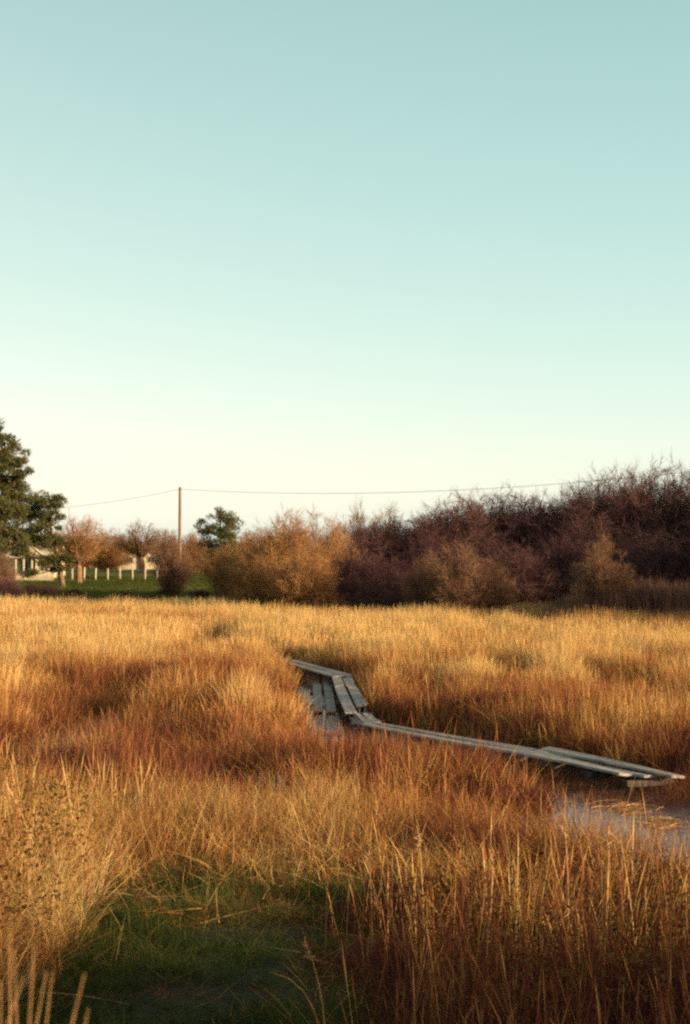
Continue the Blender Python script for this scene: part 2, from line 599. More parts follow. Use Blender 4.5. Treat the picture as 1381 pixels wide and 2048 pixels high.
def shrub_meshes(seed, h, wd, nst, trunk=0.0, nbr=12, ntw=6, tw_len=.55, round_=0.5, twigmat='twig_orange', w=.010, lean=.0, up=.7):
    """multi-stemmed bare shrub (or small tree when trunk > 0): stems fan to a dome, fine twigs along them"""
    r = random.Random(seed)
    st, tw = MB(), MB()
    if trunk > 0:
        nt_ = 1 if trunk < 1.5 else 2
        tips = []
        for q in range(nt_):
            dx, dy = r.uniform(-.25, .25) * trunk * .4 + lean, r.uniform(-.2, .2) * trunk * .3
            tip = Vector((dx, dy, trunk))
            st.tube([(q * .12, 0, -.25), (q * .12 + dx * .35, dy * .3, trunk * .5), tip], [h * .035, h * .027, h * .022], 8)
            tips.append(tip)
    for i in range(nst):
        u = r.random()
        th = r.uniform(0, 2 * math.pi)
        rr = wd / 2 * math.sqrt(u) * r.uniform(.75, 1.05)
        top = h * (1 - round_ * u) * r.uniform(.8, .95)
        end = Vector((rr * math.cos(th), rr * math.sin(th), top))
        if trunk > 0:
            b0 = r.choice(tips) - Vector((0, 0, r.uniform(0, .25) * trunk))
            c1 = b0 + Vector((end.x * .45, end.y * .45, (top - trunk) * .35))
            r0 = h * .013
        else:
            b0 = Vector((rr * .22 * math.cos(th) + r.uniform(-.1, .1) * wd, rr * .22 * math.sin(th) + r.uniform(-.1, .1) * wd, -.15))
            c1 = Vector((end.x * .38 + b0.x * .5, end.y * .38 + b0.y * .5, top * .55))
            r0 = h * .0052
        def pt(s):
            return b0 * (1 - s) ** 2 + c1 * (2 * s * (1 - s)) + end * s * s
        pts = [pt(s) + rvec(r) * (.02 * h * s) for s in (0, .25, .5, .75, 1)]
        st.tube(pts, [r0, r0 * .8, r0 * .6, r0 * .4, r0 * .2], 4, cap=False)
        for j in range(nbr):
            s = r.uniform(.15 if trunk == 0 else .3, 1.0)
            p = pt(s)
            tan = (pt(min(1, s + .05)) - pt(s - .05)).normalized()
            out = Vector((p.x, p.y, 0))
            out = out.normalized() if out.length > .1 else Vector()
            d = (tan * .35 + rvec(r) * .9 + out * .25 + Vector((0, 0, up * .6))).normalized()
            bl = r.uniform(.09, .2) * h * (1.15 - .5 * s)
            q1 = p + d * bl * .5 + rvec(r) * bl * .06
            q2 = p + (d + Vector((0, 0, .15))).normalized() * bl
            ribbon(tw, [p, q1, q2], w * 1.2, w * .5, r)
            for k in range(ntw):
                s2 = r.uniform(.15, 1)
                pp = p.lerp(q2, s2)
                d2 = (d * .6 + rvec(r) * .7 + Vector((0, 0, up * .55))).normalized()
                l2 = tw_len * r.uniform(.4, 1.0)
                ribbon(tw, [pp, pp + d2 * l2], w * .75, w * .25, r)
    return mesh('stems', st.v, st.f, M['bark'] if trunk > 0 else M[twigmat]), mesh('twigs', tw.v, tw.f, M[twigmat])


def shrub_proto(kind, seed, **kw):
    return shrub_meshes(seed, twigmat='twig_' + kind, **kw)


PROTO = {}
for kind in ('orange', 'purple', 'olive', 'tan'):
    PROTO[kind] = [shrub_proto(kind, 11 + 17 * i + len(kind), h=6.0, wd=4.2 + .5 * i, nst=84, nbr=18, ntw=14, w=.0078, round_=.6, up=.28, tw_len=.5) for i in range(2)]
PROTO['tree'] = [shrub_proto('orange', 91, h=7.5, wd=5.2, nst=40, trunk=2.2, nbr=18, ntw=10, round_=.35, w=.011, up=.35),
                 shrub_proto('tan', 97, h=7.5, wd=5.4, nst=40, trunk=2.4, nbr=18, ntw=10, round_=.4, w=.011, up=.4)]
srng = random.Random(21)


def shrub(kind, px, d, top_py, wpx, label, group=None, var=0, name='bare_shrub', cat='shrub', base_h=6.0, crown='twigs'):
    x = X(px, d)
    z = gz(x, d)
    hh = (H(top_py, d) - z) if top_py > 20 else top_py
    ww = wpx / FPX * d if wpx > 20 else wpx
    if kind == 'purple' and wpx > 90:
        ww *= 1.45
    elif kind == 'orange':
        ww *= 1.2
    pr = PROTO[kind][var % len(PROTO[kind])]
    root = thing(name, (x, d, z - .02), label, cat, group, srng.uniform(0, 6.28))
    bw = 4.6 if kind != 'tree' else 5.3
    root.scale = (ww / bw, ww / bw, hh / base_h)
    a = obj('trunk' if kind == 'tree' else 'stems', pr[0], root)
    c = obj('crown' if kind == 'tree' else crown, pr[1], root)
    return root


G_OR = 'rusty orange bare willows beside the left end of the thicket'
L_OR = 'rusty orange bare willow bush among its likes at the sunlit end of the thicket'
for i, (px, d, top, wp) in enumerate([(462, 88, 1078, 90), (520, 86, 1040, 120), (574, 82, 1004, 130), (628, 84, 1008, 125), (672, 88, 1022, 110),
                                      (706, 96, 1014, 120), (755, 97, 1012, 120), (545, 76, 1090, 120), (610, 74, 1075, 130), (655, 72.5, 1170, 95), (500, 77, 1110, 110), (590, 92, 1030, 130)]):
    shrub('orange', px, d, top, wp, L_OR, G_OR, i)
pu = [(742, 90, 1040, 120), (800, 92, 1028, 130), (845, 90, 1008, 130), (895, 94, 985, 140), (945, 92, 975, 140), (1000, 95, 972, 140), (1052, 92, 978, 140),
      (1100, 94, 985, 140), (1142, 92, 955, 130), (1195, 95, 935, 150), (1255, 92, 920, 150), (1320, 94, 915, 150), (1385, 92, 925, 150), (1450, 90, 930, 150),
      (715, 80, 1085, 110), (770, 78, 1090, 120), (1040, 78, 1075, 130), (1090, 80, 1085, 130), (1140, 80, 1060, 120), (1250, 82, 1040, 150), (1300, 78, 1050, 140),
      (1360, 77, 1060, 150), (1430, 76, 1050, 150), (830, 76, 1120, 120), (870, 82, 1060, 130), (960, 82, 1040, 140), (700, 74, 1140, 90), (745, 73, 1150, 100), (1520, 84, 960, 170), (1180, 84, 1000, 150)]
pu += [(px + 27, d + 3.5, top - 3, wp + 10) for (px, d, top, wp) in pu[:14]]
for i, (px, d, top, wp) in enumerate(pu):
    if d > 86:
        shrub('purple', px, d, top, wp, 'tall dark purple brown bare shrub along the crest of the thicket', 'tall shrubs along the thicket crest', i)
    else:
        shrub('purple', px, d, top, wp, 'lower dark purple brown bare shrub in front of the taller thicket', 'lower shrubs fronting the thicket', i)
G_OL = 'olive willows in front of the dark thicket'
shrub('olive', 920, 70, 1068, 165, 'wide olive brown willow bush in front of the dark thicket', None, 0)
shrub('olive', 860, 72, 1095, 130, 'smaller olive brown willow bush joined to the wide one', None, 1)
shrub('olive', 985, 71, 1110, 120, 'low olive brown willow bush on the dark side of the wide one', None, 1)
shrub('olive', 1205, 68, 1062, 150, 'lone rounded olive willow standing above two crossed posts', None, 1)
shrub('tan', 716, 100, 990, 60, 'thin pale sapling poking above the thicket, the slimmer of two', None, 0, 'sapling', 'tree')
shrub('tan', 786, 100, 995, 75, 'thin pale sapling poking above the thicket, the broader of two', None, 1, 'sapling', 'tree')
# shrubs round the pasture
shrub('tree', 160, 140, 1013, 125, 'bare orange tree with forked trunk and round crown beside the small pine', None, 0, 'bare_tree', 'tree', 7.5)
shrub('tree', 284, 186, 1030, 112, 'bare orange tree with round crown in front of the low cream building', None, 1, 'bare_tree', 'tree', 7.5)
shrub('olive', 345, 111, 1062, 100, 'dark based spreading bare bush below the utility pole', None, 1)
L_FA = 'hazy tan bare bush in the row behind the pasture'
for i, (px, d, top, wp) in enumerate([(215, 200, 1050, 90), (335, 205, 1052, 90), (385, 190, 1056, 90), (425, 170, 1075, 90), (475, 180, 1066, 100), (250, 215, 1062, 90),
                                      (120, 210, 1050, 100), (60, 215, 1060, 100), (10, 215, 1055, 110), (310, 235, 1075, 80), (165, 230, 1070, 110), (395, 225, 1080, 90), (520, 190, 1050, 130), (-60, 220, 1050, 130)]):
    shrub('tan' if i % 2 else 'orange', px, d, top, wp, L_FA, 'bare bushes behind the pasture', i)
shrub('olive', 6, 106, 1100, 75, 'dark rounded bush at the foot of the tall pine, hiding the cottage corner', None, 1)
shrub('tan', 440, 143, 1092, 80, 'tan bare bush at the foot of the small round topped pine', None, 0)
L_DK = 'low dark bramble bush at the near edge of the pasture'
for i, (px, d, hh, wp) in enumerate([(62, 104, 1.25, 60), (100, 104, 1.2, 60), (150, 106, .8, 50), (20, 98, 1.8, 60), (335, 104, 1.0, 60), (-20, 98, 2.2, 70), (250, 105, .5, 60), (300, 98, .6, 60), (400, 100, .9, 70)]):
    shrub('purple', px, d, hh, wp, L_DK, 'dark brambles along the pasture edge', i, 'bramble_bush')
# the thicket goes on out of view to the right, and a hedge stands along the bank behind the camera
L_R = 'purple brown bare tree of the thicket beyond the right of the reeds'
for i, (x, d, hh, ww) in enumerate([(24, 86, 10, 7), (27, 78, 9, 7), (31, 70, 8.5, 7), (34, 62, 8.5, 7), (38, 56, 8.5, 7), (42, 51, 8, 7), (47, 47, 8, 7), (53, 43, 8.5, 7),
                                    (33, 82, 10, 7), (38, 70, 9.5, 7), (44, 60, 9, 7), (50, 53, 9, 7), (30, 74, 9, 7), (41, 64, 9, 7), (29, 90, 10.5, 7), (36, 50, 8, 7), (40, 46, 8, 7), (44, 42, 7.5, 7), (33, 55, 8, 7)] + [(34 + 2.1 * q + (q % 2), 56.5 - 2.2 * q + 1.5 * (q % 3), 8.2, 6) for q in range(9)]):
    shrub('purple', 690.5 + x / d * FPX, d, hh, ww, L_R, 'trees continuing the thicket', i)
L_H = 'dense bare hedgerow shrub on the bank behind the viewpoint'
for i in range(34):
    x = 16 + (i // 2) * 1.9 + (i % 2) * .9
    root = thing('hedge_shrub', (x, -3.2 - (i % 2) * 1.6 + srng.uniform(-.5, .5), 1.97), L_H, 'shrub', 'hedge along the bank', srng.uniform(0, 6))
    hh = 5.5 + srng.uniform(-.7, .7)
    root.scale = (1.15, 1.15, hh / 6)
    pr = PROTO['purple'][i % 2]
    obj('stems', pr[0], root)
    obj('twigs', pr[1], root)


def pine(px, d, top_py, lobes, label, seed, nclump=1.0, needles=150, lean=0.0):
    """trunk, limbs and a crown of needle clumps filling rounded boughs; lobes = (px, py, half width px, half height px, depth offset m)"""
    x = X(px, d)
    z = gz(x, d)
    h = H(top_py, d) - z
    r = random.Random(seed)
    root = thing('pine_tree', (x, d, z - .02), label, 'tree')
    tr, fo, li = MB(), MB(), MB()
    tr.tube([(0, 0, -.3), (lean * .3, 0, h * .3), (lean * .7, .01 * h, h * .6), (lean, 0, h * .93)], [h * .032, h * .025, h * .016, h * .005], 9)
    k_ = d / FPX
    for (lx, ly, rw, rh, dy) in lobes:
        c0 = Vector((X(lx, d) - x, dy, H(ly, d) - z))
        a_, b_, c_ = rw * k_, rw * k_ * .8, rh * k_
        st = Vector((lean * .6, 0, max(.2 * h, c0.z - c0.xy.length * .5 - .4)))
        li.tube([st, st.lerp(c0, .5) - Vector((0, 0, .1)), c0], [h * .012, h * .008, h * .003], 5, cap=False)
        for i in range(max(5, int(nclump * 9 * (a_ * a_ * c_) ** .6))):
            dv = rvec(r)
            q = r.random() ** .4
            c = c0 + Vector((dv.x * a_, dv.y * b_, dv.z * c_)) * q
            li.tube([c0, c0.lerp(c, .5), c], [h * .004, h * .003, h * .0015], 3, cap=False)
            cr = r.uniform(.32, .6)
            for k in range(needles):
                dv = rvec(r)
                dv.z = dv.z * .8 + .2
                p = c + Vector((dv.x * cr * 1.1, dv.y * cr * 1.1, dv.z * cr * .8)) * r.uniform(.35, 1.0)
                nd = (dv + rvec(r) * .8 + Vector((0, 0, .5))).normalized()
                ribbon(fo, [p, p + nd * r.uniform(.16, .34)], .030, .010, r)
    tr.build('trunk', M['bark'], root, smooth=True)
    li.build('limbs', M['bark'], root)
    fo.build('crown', M['needle'], root)
    return root


pine(-25, 118, 835, [(-20, 862, 28, 25, 0), (8, 905, 45, 35, .3), (-60, 910, 45, 35, -.3), (30, 940, 42, 25, -.8), (-30, 955, 70, 30, .5), (-90, 970, 60, 30, 0), (20, 1000, 40, 22, 1.2),
                     (-40, 1020, 80, 30, -1), (-110, 1040, 70, 30, .8), (5, 1060, 45, 32, -.6), (-20, 1105, 40, 35, -1.2), (-10, 1160, 32, 30, -1.4), (-70, 1120, 50, 30, 0), (15, 975, 38, 22, .6), (0, 1030, 50, 24, .2), (25, 1085, 36, 24, .4)],
     'tall dark green pine with layered rounded boughs, cut by the frame', 5, nclump=1.25)
pine(128, 130, 990, [(92, 1003, 38, 16, 0), (55, 1025, 45, 24, .4), (105, 1030, 28, 20, -.5), (75, 1055, 48, 24, -.4), (40, 1075, 40, 18, .6), (95, 1085, 34, 16, -.8), (115, 1118, 26, 16, -.6), (125, 1138, 22, 10, -.3), (50, 1108, 22, 7, -.8), (90, 1124, 20, 8, -1), (65, 1150, 22, 5, -1.2)],
     'smaller dark green pine before the cream cottage, with slanting lower boughs', 8, lean=-1.6)
pine(441, 150, 1015, [(440, 1032, 30, 14, 0), (412, 1052, 20, 14, .3), (470, 1054, 22, 15, -.3), (440, 1064, 36, 15, .3), (460, 1082, 28, 14, -.4), (420, 1088, 26, 14, .6), (452, 1104, 30, 14, -.8)],
     'small round topped pine standing alone against the sky past the pole', 12, nclump=1.25, needles=90)

# ------------------------------------------------------------------ cottage, low building, fence, poles
def window(parent, x0, x1, z0, z1, y, frame='whitewood'):
    fr = MB()
    t_ = .07
    fr.box(x0, x1, y - .05, y, z0, z0 + t_)
    fr.box(x0, x1, y - .05, y, z1 - t_, z1)
    fr.box(x0, x0 + t_, y - .05, y, z0 + t_, z1 - t_)
    fr.box(x1 - t_, x1, y - .05, y, z0 + t_, z1 - t_)
    xm = (x0 + x1) / 2
    fr.box(xm - .025, xm + .025, y - .045, y, z0 + t_, z1 - t_)
    o = fr.build('window', M[frame], parent)
    g = MB()
    g.box(x0 + t_, x1 - t_, y - .025, y - .002, z0 + t_, z1 - t_)
    g.build('pane', M['glass'], o)
    return o


d = 157
cx = X(60, d)
g = gz(cx, d)
cot = thing('cottage', (cx, d, g), 'small cream cottage with pale gable and verandah, half hidden by pines', 'house')
eave, ridge = 2.35, 3.55
mb = MB()
mb.box(-5.0, 2.9, 0, 5, -.3, eave)
mb.build('wall', M['wallpaint'], cot)
mb = MB()      # gable triangle over the wall
mb.add([(-1.9, -.03, eave), (2.2, -.03, eave), (.15, -.03, ridge), (-1.9, .12, eave), (2.2, .12, eave), (.15, .12, ridge)],
       [(0, 1, 2), (5, 4, 3), (0, 3, 4, 1), (1, 4, 5, 2), (2, 5, 3, 0)])
mb.build('gable', M['wallpaint'], cot)
mb = MB()      # pitched roof
mb.add([(-5.3, -.35, eave + .02), (3.2, -.35, eave + .02), (3.2, 2.5, ridge), (-5.3, 2.5, ridge), (-5.3, 5.3, eave + .02), (3.2, 5.3, eave + .02),
        (-5.3, -.35, eave - .1), (3.2, -.35, eave - .1), (-5.3, 5.3, eave - .1), (3.2, 5.3, eave - .1)],
       [(0, 1, 2, 3), (3, 2, 5, 4), (0, 6, 7, 1), (4, 5, 9, 8), (0, 3, 4, 8, 6), (1, 7, 9, 5, 2), (6, 8, 9, 7)])
rf = mb.build('roof', M['roof'], cot)
mb = MB()
mb.box(-3.2, -2.6, 2.2, 2.8, ridge - .3, ridge + .6)
mb.build('chimney', M['wallpaint'], rf)
mb = MB()
mb.box(-1.9, .9, -1.5, -.37, eave - .18, eave - .08)
mb.build('verandah_roof', M['darkwood'], cot)
for px_ in (-1.2, -.35, .55):
    mb = MB()
    mb.box(px_ - .08, px_ + .08, -1.45, -1.29, -.3, eave - .18)
    mb.build('verandah_post', M['whitewood'], cot)
window(cot, -1.0, -.1, .8, 1.9, -.003)
mb = MB()
mb.box(.92, 2.9, -1.45, -.003, -.3, eave - .15)
mb.build('bay', M['wallpaint'], cot)
mb = MB()
mb.add([(.8, -1.6, eave - .14), (3.0, -1.6, eave - .14), (3.0, -.36, eave + .2), (.8, -.36, eave + .2), (.8, -.36, eave - .14), (3.0, -.36, eave - .14)],
       [(0, 1, 2, 3), (0, 3, 4), (1, 5, 2), (0, 4, 5, 1), (3, 2, 5, 4)])
mb.build('bay_roof', M['darkwood'], cot)
window(cot, 1.4, 2.4, .8, 1.7, -1.453)
mb = MB()
mb.box(.0, .8, -.05, -.003, 0, 1.98)
dr = mb.build('door', M['darkwood'], cot)
mb = MB()
mb.box(.69, .74, -.09, -.055, .95, 1.08)
mb.build('handle', M['whitewood'], dr)

gw = thing('garden_wall', (X(60, 149), 149, gz(X(60, 149), 149)), 'low sunlit pale wall stepping down in front of the cottage', 'wall')
mb = MB()
mb.add([(-1.5, 0, -.3), (2.4, 0, -.3), (2.4, .3, -.3), (-1.5, .3, -.3), (-1.5, 0, .75), (2.4, 0, .28), (2.4, .3, .28), (-1.5, .3, .75)],
       [(0, 3, 2, 1), (4, 5, 6, 7), (0, 1, 5, 4), (1, 2, 6, 5), (2, 3, 7, 6), (3, 0, 4, 7)])
mb.build('wall', M['wallpaint'], gw)
mb = MB()
mb.add([(-1.56, -.04, .755), (2.46, -.04, .28), (2.46, .34, .28), (-1.56, .34, .755), (-1.56, -.04, .82), (2.46, -.04, .345), (2.46, .34, .345), (-1.56, .34, .82)],
       [(0, 3, 2, 1), (4, 5, 6, 7), (0, 1, 5, 4), (1, 2, 6, 5), (2, 3, 7, 6), (3, 0, 4, 7)])
mb.build('coping', M['whitewood'], gw)

d = 214
cx = X(276, d)
lo = thing('low_building', (cx, d, gz(cx, d)), 'long low cream building with flat roof behind the bare tree and fence', 'building')
mb = MB()
mb.box(-3.0, 3.0, 0, 3, -.3, 2.45)
mb.build('wall', M['wallpaint'], lo)
mb = MB()
mb.box(-3.2, 3.2, -.2, 3.2, 2.46, 2.62)
mb.build('roof', M['roof'], lo)
window(lo, -1.9, -.7, 1.0, 1.9, -.003)
window(lo, 1.4, 2.5, 1.0, 1.9, -.003)
mb = MB()
mb.box(-.15, .75, -.05, -.003, 0, 2.02)
dr = mb.build('door', M['darkwood'], lo)
mb = MB()
mb.box(.62, .68, -.09, -.055, .95, 1.08)
mb.build('handle', M['whitewood'], dr)

d = 152
xs_ = [X(p, d) for p in (97, 121, 145, 169, 192, 216, 241, 266, 291, 315, 339, 363)]
fc = thing('fence', (xs_[0], d, gz(xs_[0], d)), 'white post and rail fence crossing the green pasture', 'fence')
g0 = fc.location.z
post_me = None
for x in xs_:
    if post_me is None:
        mb = MB()
        mb.box(-.065, .065, -.06, .06, -.3, 1.36)
        mb.add([(-.065, -.06, 1.36), (.065, -.06, 1.36), (.065, .06, 1.36), (-.065, .06, 1.36), (0, 0, 1.42)], [(0, 1, 4), (1, 2, 4), (2, 3, 4), (3, 0, 4)])
        post_me = mesh('post', mb.v, mb.f, M['whitewood'])
    po = obj('post', post_me, fc, (x - xs_[0], 0, gz(x, d) - g0))
    po.rotation_euler = (rng.uniform(-.04, .04), rng.uniform(-.05, .05), rng.uniform(-.3, .3))
    po.scale.z = rng.uniform(.9, 1.04)
for zr in (.62, 1.12):
    mb = MB()
    mb.tube([(x - xs_[0], .085, gz(x, d) - g0 + zr) for x in xs_], .012, 4)
    mb.build('fence_wire', M['wire'], fc)


def pole(px, d, top_z, label):
    x = X(px, d)
    z = gz(x, d)
    root = thing('utility_pole', (x, d, z), label, 'pole')
    mb = MB()
    h = top_z - z
    mb.tube([(0, 0, -.4), (0, 0, h * .5), (0, 0, h - .05), (0, 0, h)], [.17, .145, .12, .09], 12)
    mb.build('shaft', M['pole'], root, smooth=False)
    mb = MB()
    mb.tube([(0, -.14, h - .34), (0, -.2, h - .34), (0, -.2, h - .2)], [.03, .035, .04], 7)
    mb.build('insulator', M['greypost'], root)
    return Vector((x, d - .2, top_z - .2))


T1 = pole(360, 130, H(974, 130), 'tall brown wooden utility pole standing beyond the marsh')
T0 = pole(-20, 195, H(974, 130) + .4, 'distant wooden utility pole behind the tall pine')
T2 = pole(1500, 95, H(974, 130), 'wooden utility pole rising from the thicket at the end of the wire')


def wire(a, b_, sag, label):
    mb = MB()
    n = 28
    pts = []
    for i in range(n + 1):
        s = i / n
        p = a.lerp(b_, s) - a
        p.z -= sag * 4 * s * (1 - s)
        pts.append(p)
    mb.tube(pts, .015, 4)
    tag(mb.build('overhead_wire', M['wire'], None, a), label, 'wire')


wire(T1, T0, .75, 'thin overhead wire from the pole down towards the pines')
wire(T1, T2, 1.0, 'thin overhead wire sagging from the pole over the thicket')

# ------------------------------------------------------------------ reeds and grass (uncountable: scattered tufts)
def blades(n, rad, h0, h1, wid, lean, droop, seed, segs=3, head=0.0, zlean=0):
    r = np.random.default_rng(seed)
    th = r.uniform(0, 2 * np.pi, n)
    rr = rad * np.sqrt(r.random(n))
    bx, by = rr * np.cos(th), rr * np.sin(th)
    h = r.uniform(h0, h1, n)
    az = r.uniform(0, 2 * np.pi, n)
    ln = lean * r.random(n) ** 1.3
    dr = droop * r.random(n) ** 1.5
    wa = r.uniform(0, np.pi, n)
    v = np.zeros((n, segs + 1, 2, 3))
    for k in range(segs + 1):
        t_ = k / segs
        off = h * (ln * t_ + dr * t_ * t_)
        x = bx + np.cos(az) * off
        y = by + np.sin(az) * off
        z = h * (t_ - dr * .55 * t_ * t_) - .03
        ww = wid * (1 - .85 * t_)
        if head and k == segs - 1:
            ww = wid * head
        ww = ww * (.7 + .6 * r.random(n)) * .5
        v[:, k, 0] = np.column_stack([x - np.cos(wa) * ww, y - np.sin(wa) * ww, z])
        v[:, k, 1] = np.column_stack([x + np.cos(wa) * ww, y + np.sin(wa) * ww, z])
    base = np.arange(n)[:, None] * (2 * (segs + 1)) + 2 * np.arange(segs)[None, :]
    base = base.ravel()
    f = np.column_stack([base, base + 1, base + 3, base + 2])
    return v.reshape(-1, 3), f


def leaves(n, rad, h, size, seed):
    """bramble leaflets spread through a low arching clump, with a few canes"""
    r = random.Random(seed)
    mb = MB()
    for i in range(n):
        p = Vector((r.gauss(0, rad * .5), r.gauss(0, rad * .5), h * r.random() ** .7))
        nrm = (rvec(r) + Vector((0, 0, .6))).normalized()
        a = nrm.orthogonal().normalized()
        a = (Matrix.Rotation(r.uniform(0, 6.28), 3, nrm) @ a)
        b2 = nrm.cross(a)
        s = size * r.uniform(.6, 1.2)
        mb.add([p - a * s, p + b2 * s * .55, p + a * s - nrm * s * .2, p - b2 * s * .55], [(0, 1, 2, 3)])
    return mb.v, mb.f


def proto_col(name, items, mat):
    c = bpy.data.collections.new(name)
    for i, (v, f) in enumerate(items):
        o = bpy.data.objects.new('%s_%02d' % (name, i), mesh(name, v, f, mat))
        c.objects.link(o)
    return c


def scatter(name, pts, rot, scl, tint, pick, coll, label, cat):
    n = len(pts)
    me = bpy.data.meshes.new(name)
    me.vertices.add(n)
    me.vertices.foreach_set('co', np.ascontiguousarray(pts, np.float32).ravel())
    for an, ty, key, dat in (('rot', 'FLOAT_VECTOR', 'vector', rot), ('scl', 'FLOAT_VECTOR', 'vector', scl), ('tint', 'FLOAT', 'value', tint), ('pick', 'INT', 'value', pick)):
        a = me.attributes.new(an, ty, 'POINT')
        a.data.foreach_set(key, np.ascontiguousarray(dat, np.int32 if ty == 'INT' else np.float32).ravel())
    o = obj(name, me)
    ng = bpy.data.node_groups.new(name + '_scatter', 'GeometryNodeTree')
    ng.interface.new_socket('Geometry', in_out='INPUT', socket_type='NodeSocketGeometry')
    ng.interface.new_socket('Geometry', in_out='OUTPUT', socket_type='NodeSocketGeometry')
    N, L = ng.nodes, ng.links
    gi, go = N.new('NodeGroupInput'), N.new('NodeGroupOutput')
    ip = N.new('GeometryNodeInstanceOnPoints')
    ci = N.new('GeometryNodeCollectionInfo')
    ci.inputs['Collection'].default_value = coll
    ci.inputs['Separate Children'].default_value = True
    ci.inputs['Reset Children'].default_value = True
    ip.inputs['Pick Instance'].default_value = True

    def attr(an, ty):
        q = N.new('GeometryNodeInputNamedAttribute')
        q.data_type = ty
        q.inputs['Name'].default_value = an
        return q.outputs['Attribute']
    e2r = N.new('FunctionNodeEulerToRotation')
    L.new(attr('rot', 'FLOAT_VECTOR'), e2r.inputs[0])
    L.new(gi.outputs[0], ip.inputs['Points'])
    L.new(ci.outputs[0], ip.inputs['Instance'])
    L.new(attr('pick', 'INT'), ip.inputs['Instance Index'])
    L.new(e2r.outputs[0], ip.inputs['Rotation'])
    L.new(attr('scl', 'FLOAT_VECTOR'), ip.inputs['Scale'])
    L.new(ip.outputs[0], go.inputs[0])
    md = o.modifiers.new('scatter', 'NODES')
    md.node_group = ng
    me.materials.append(coll.objects[0].data.materials[0])
    return tag(o, label, cat, None, 'stuff')


NR = np.random.default_rng(42)


def jitter(y0, y1, dens, xlim=lambda y: .30 * y + 4, xmin=None):
    """random points with `dens` per square metre between distances y0 and y1"""
    xm = xlim(y1)
    n = int(dens * 2 * xm * (y1 - y0))
    x = NR.uniform(-xm, xm, n)
    y = NR.uniform(y0, y1, n)
    k = np.abs(x) < xlim(y)
    return x[k], y[k]


WALK = [(P(a, b_, .4), P(c, d_, .4)) for (a, b_, c, d_) in
        [(574, 1320, 686, 1351), (462, 1289, 572, 1319), (684, 1352, 718, 1424), (718, 1424, 742, 1447), (742, 1447, 1070, 1505), (1069, 1500, 1345, 1557)]]


def walk_d(x, y):
    v = np.full(np.shape(x), 99.)
    for a, b_ in WALK:
        v = np.minimum(v, seg_d(x, y, a, b_))
    return v


def path_f(x, y):
    """1 on the trodden green patch"""
    c = -1.15 - .02 * (y - 10) + (fbm(x, y, 2.0, 4) - .5) * .8
    hw = 1.15 + .35 * sstep(14, 9, y)
    return sstep(hw + .25, hw - .25, np.abs(x - c)) * sstep(15.9, 15.2, y)


# --- main reed bed: three tuft sizes by distance
items = []
for i in range(4):
    items.append(blades(44, .26, .35, 1.0, .0095, .26, .45, 100 + i, 5))            # fine
for i in range(4):
    items.append(blades(38, .27, .35, 1.0, .0165, .22, .32, 200 + i, 4))              # mid
for i in range(4):
    items.append(blades(46, .42, .4, 1.0, .027, .18, .2, 300 + i, 3))              # far
for i in range(3):
    items.append(blades(11, .3, .45, 1.0, .0062, .22, .2, 400 + i, 6, head=1.3))    # tall stems with heads
for i in range(3):
    items.append(blades(44, .3, .3, .8, .0095, .55, .9, 500 + i, 5))               # collapsed, arching grass
for i in range(3):
    items.append(blades(50, .26, .5, 1.0, .007, .45, .5, 600 + i, 4))               # sedge
coll = proto_col('reed_tuft', items, M['reed'])
pts, rots, scls, tints, picks = [], [], [], [], []


def put(x, y, sxy, sz, tint, lo_, n_, tilt=.08, dz=0.0):
    n = len(x)
    z = ground_z(x, y) + dz
    pts.append(np.column_stack([x, y, z]))
    lx_, ly_ = (fbm(x, y, 1.6, 101) - .5) * .7, (fbm(x, y, 1.6, 131) - .5) * .7
    rots.append(np.column_stack([NR.normal(0, tilt, n) + lx_, NR.normal(0, tilt, n) + ly_, NR.uniform(0, 6.283, n)]))
    scls.append(np.column_stack([sxy, sxy, sz]))
    tints.append(np.clip(tint, 0, 1))
    picks.append(NR.integers(lo_, lo_ + n_, n))


def tint_at(x, y):
    t_ = .46 + .30 * sstep(24, 50, y) + (fbm(x, y, 4.0, 31) - .5) * 1.0 + (fbm(x, y, 1.0, 41) - .5) * .8
    t_ = t_ - .32 * sstep(26, 19, y) * sstep(-4.5, -1.5, x)            # russet middle ground before the creek
    t_ = t_ - .14 * sstep(4, 10, x) * sstep(46, 58, y)  # far right reeds darkened: the trees' shade put into the tint
    return t_ + NR.normal(0, .07, len(x))


def height_at(x, y):
    near = sstep(34, 22, y)
    hh = .95 * (.45 + 1.05 * fbm(x, y, 2.2, 17)) + .10 * sstep(40, 70, y)
    return hh * (1 - near * .42 * sstep(.46, .36, fbm(x, y, 1.5, 27)))


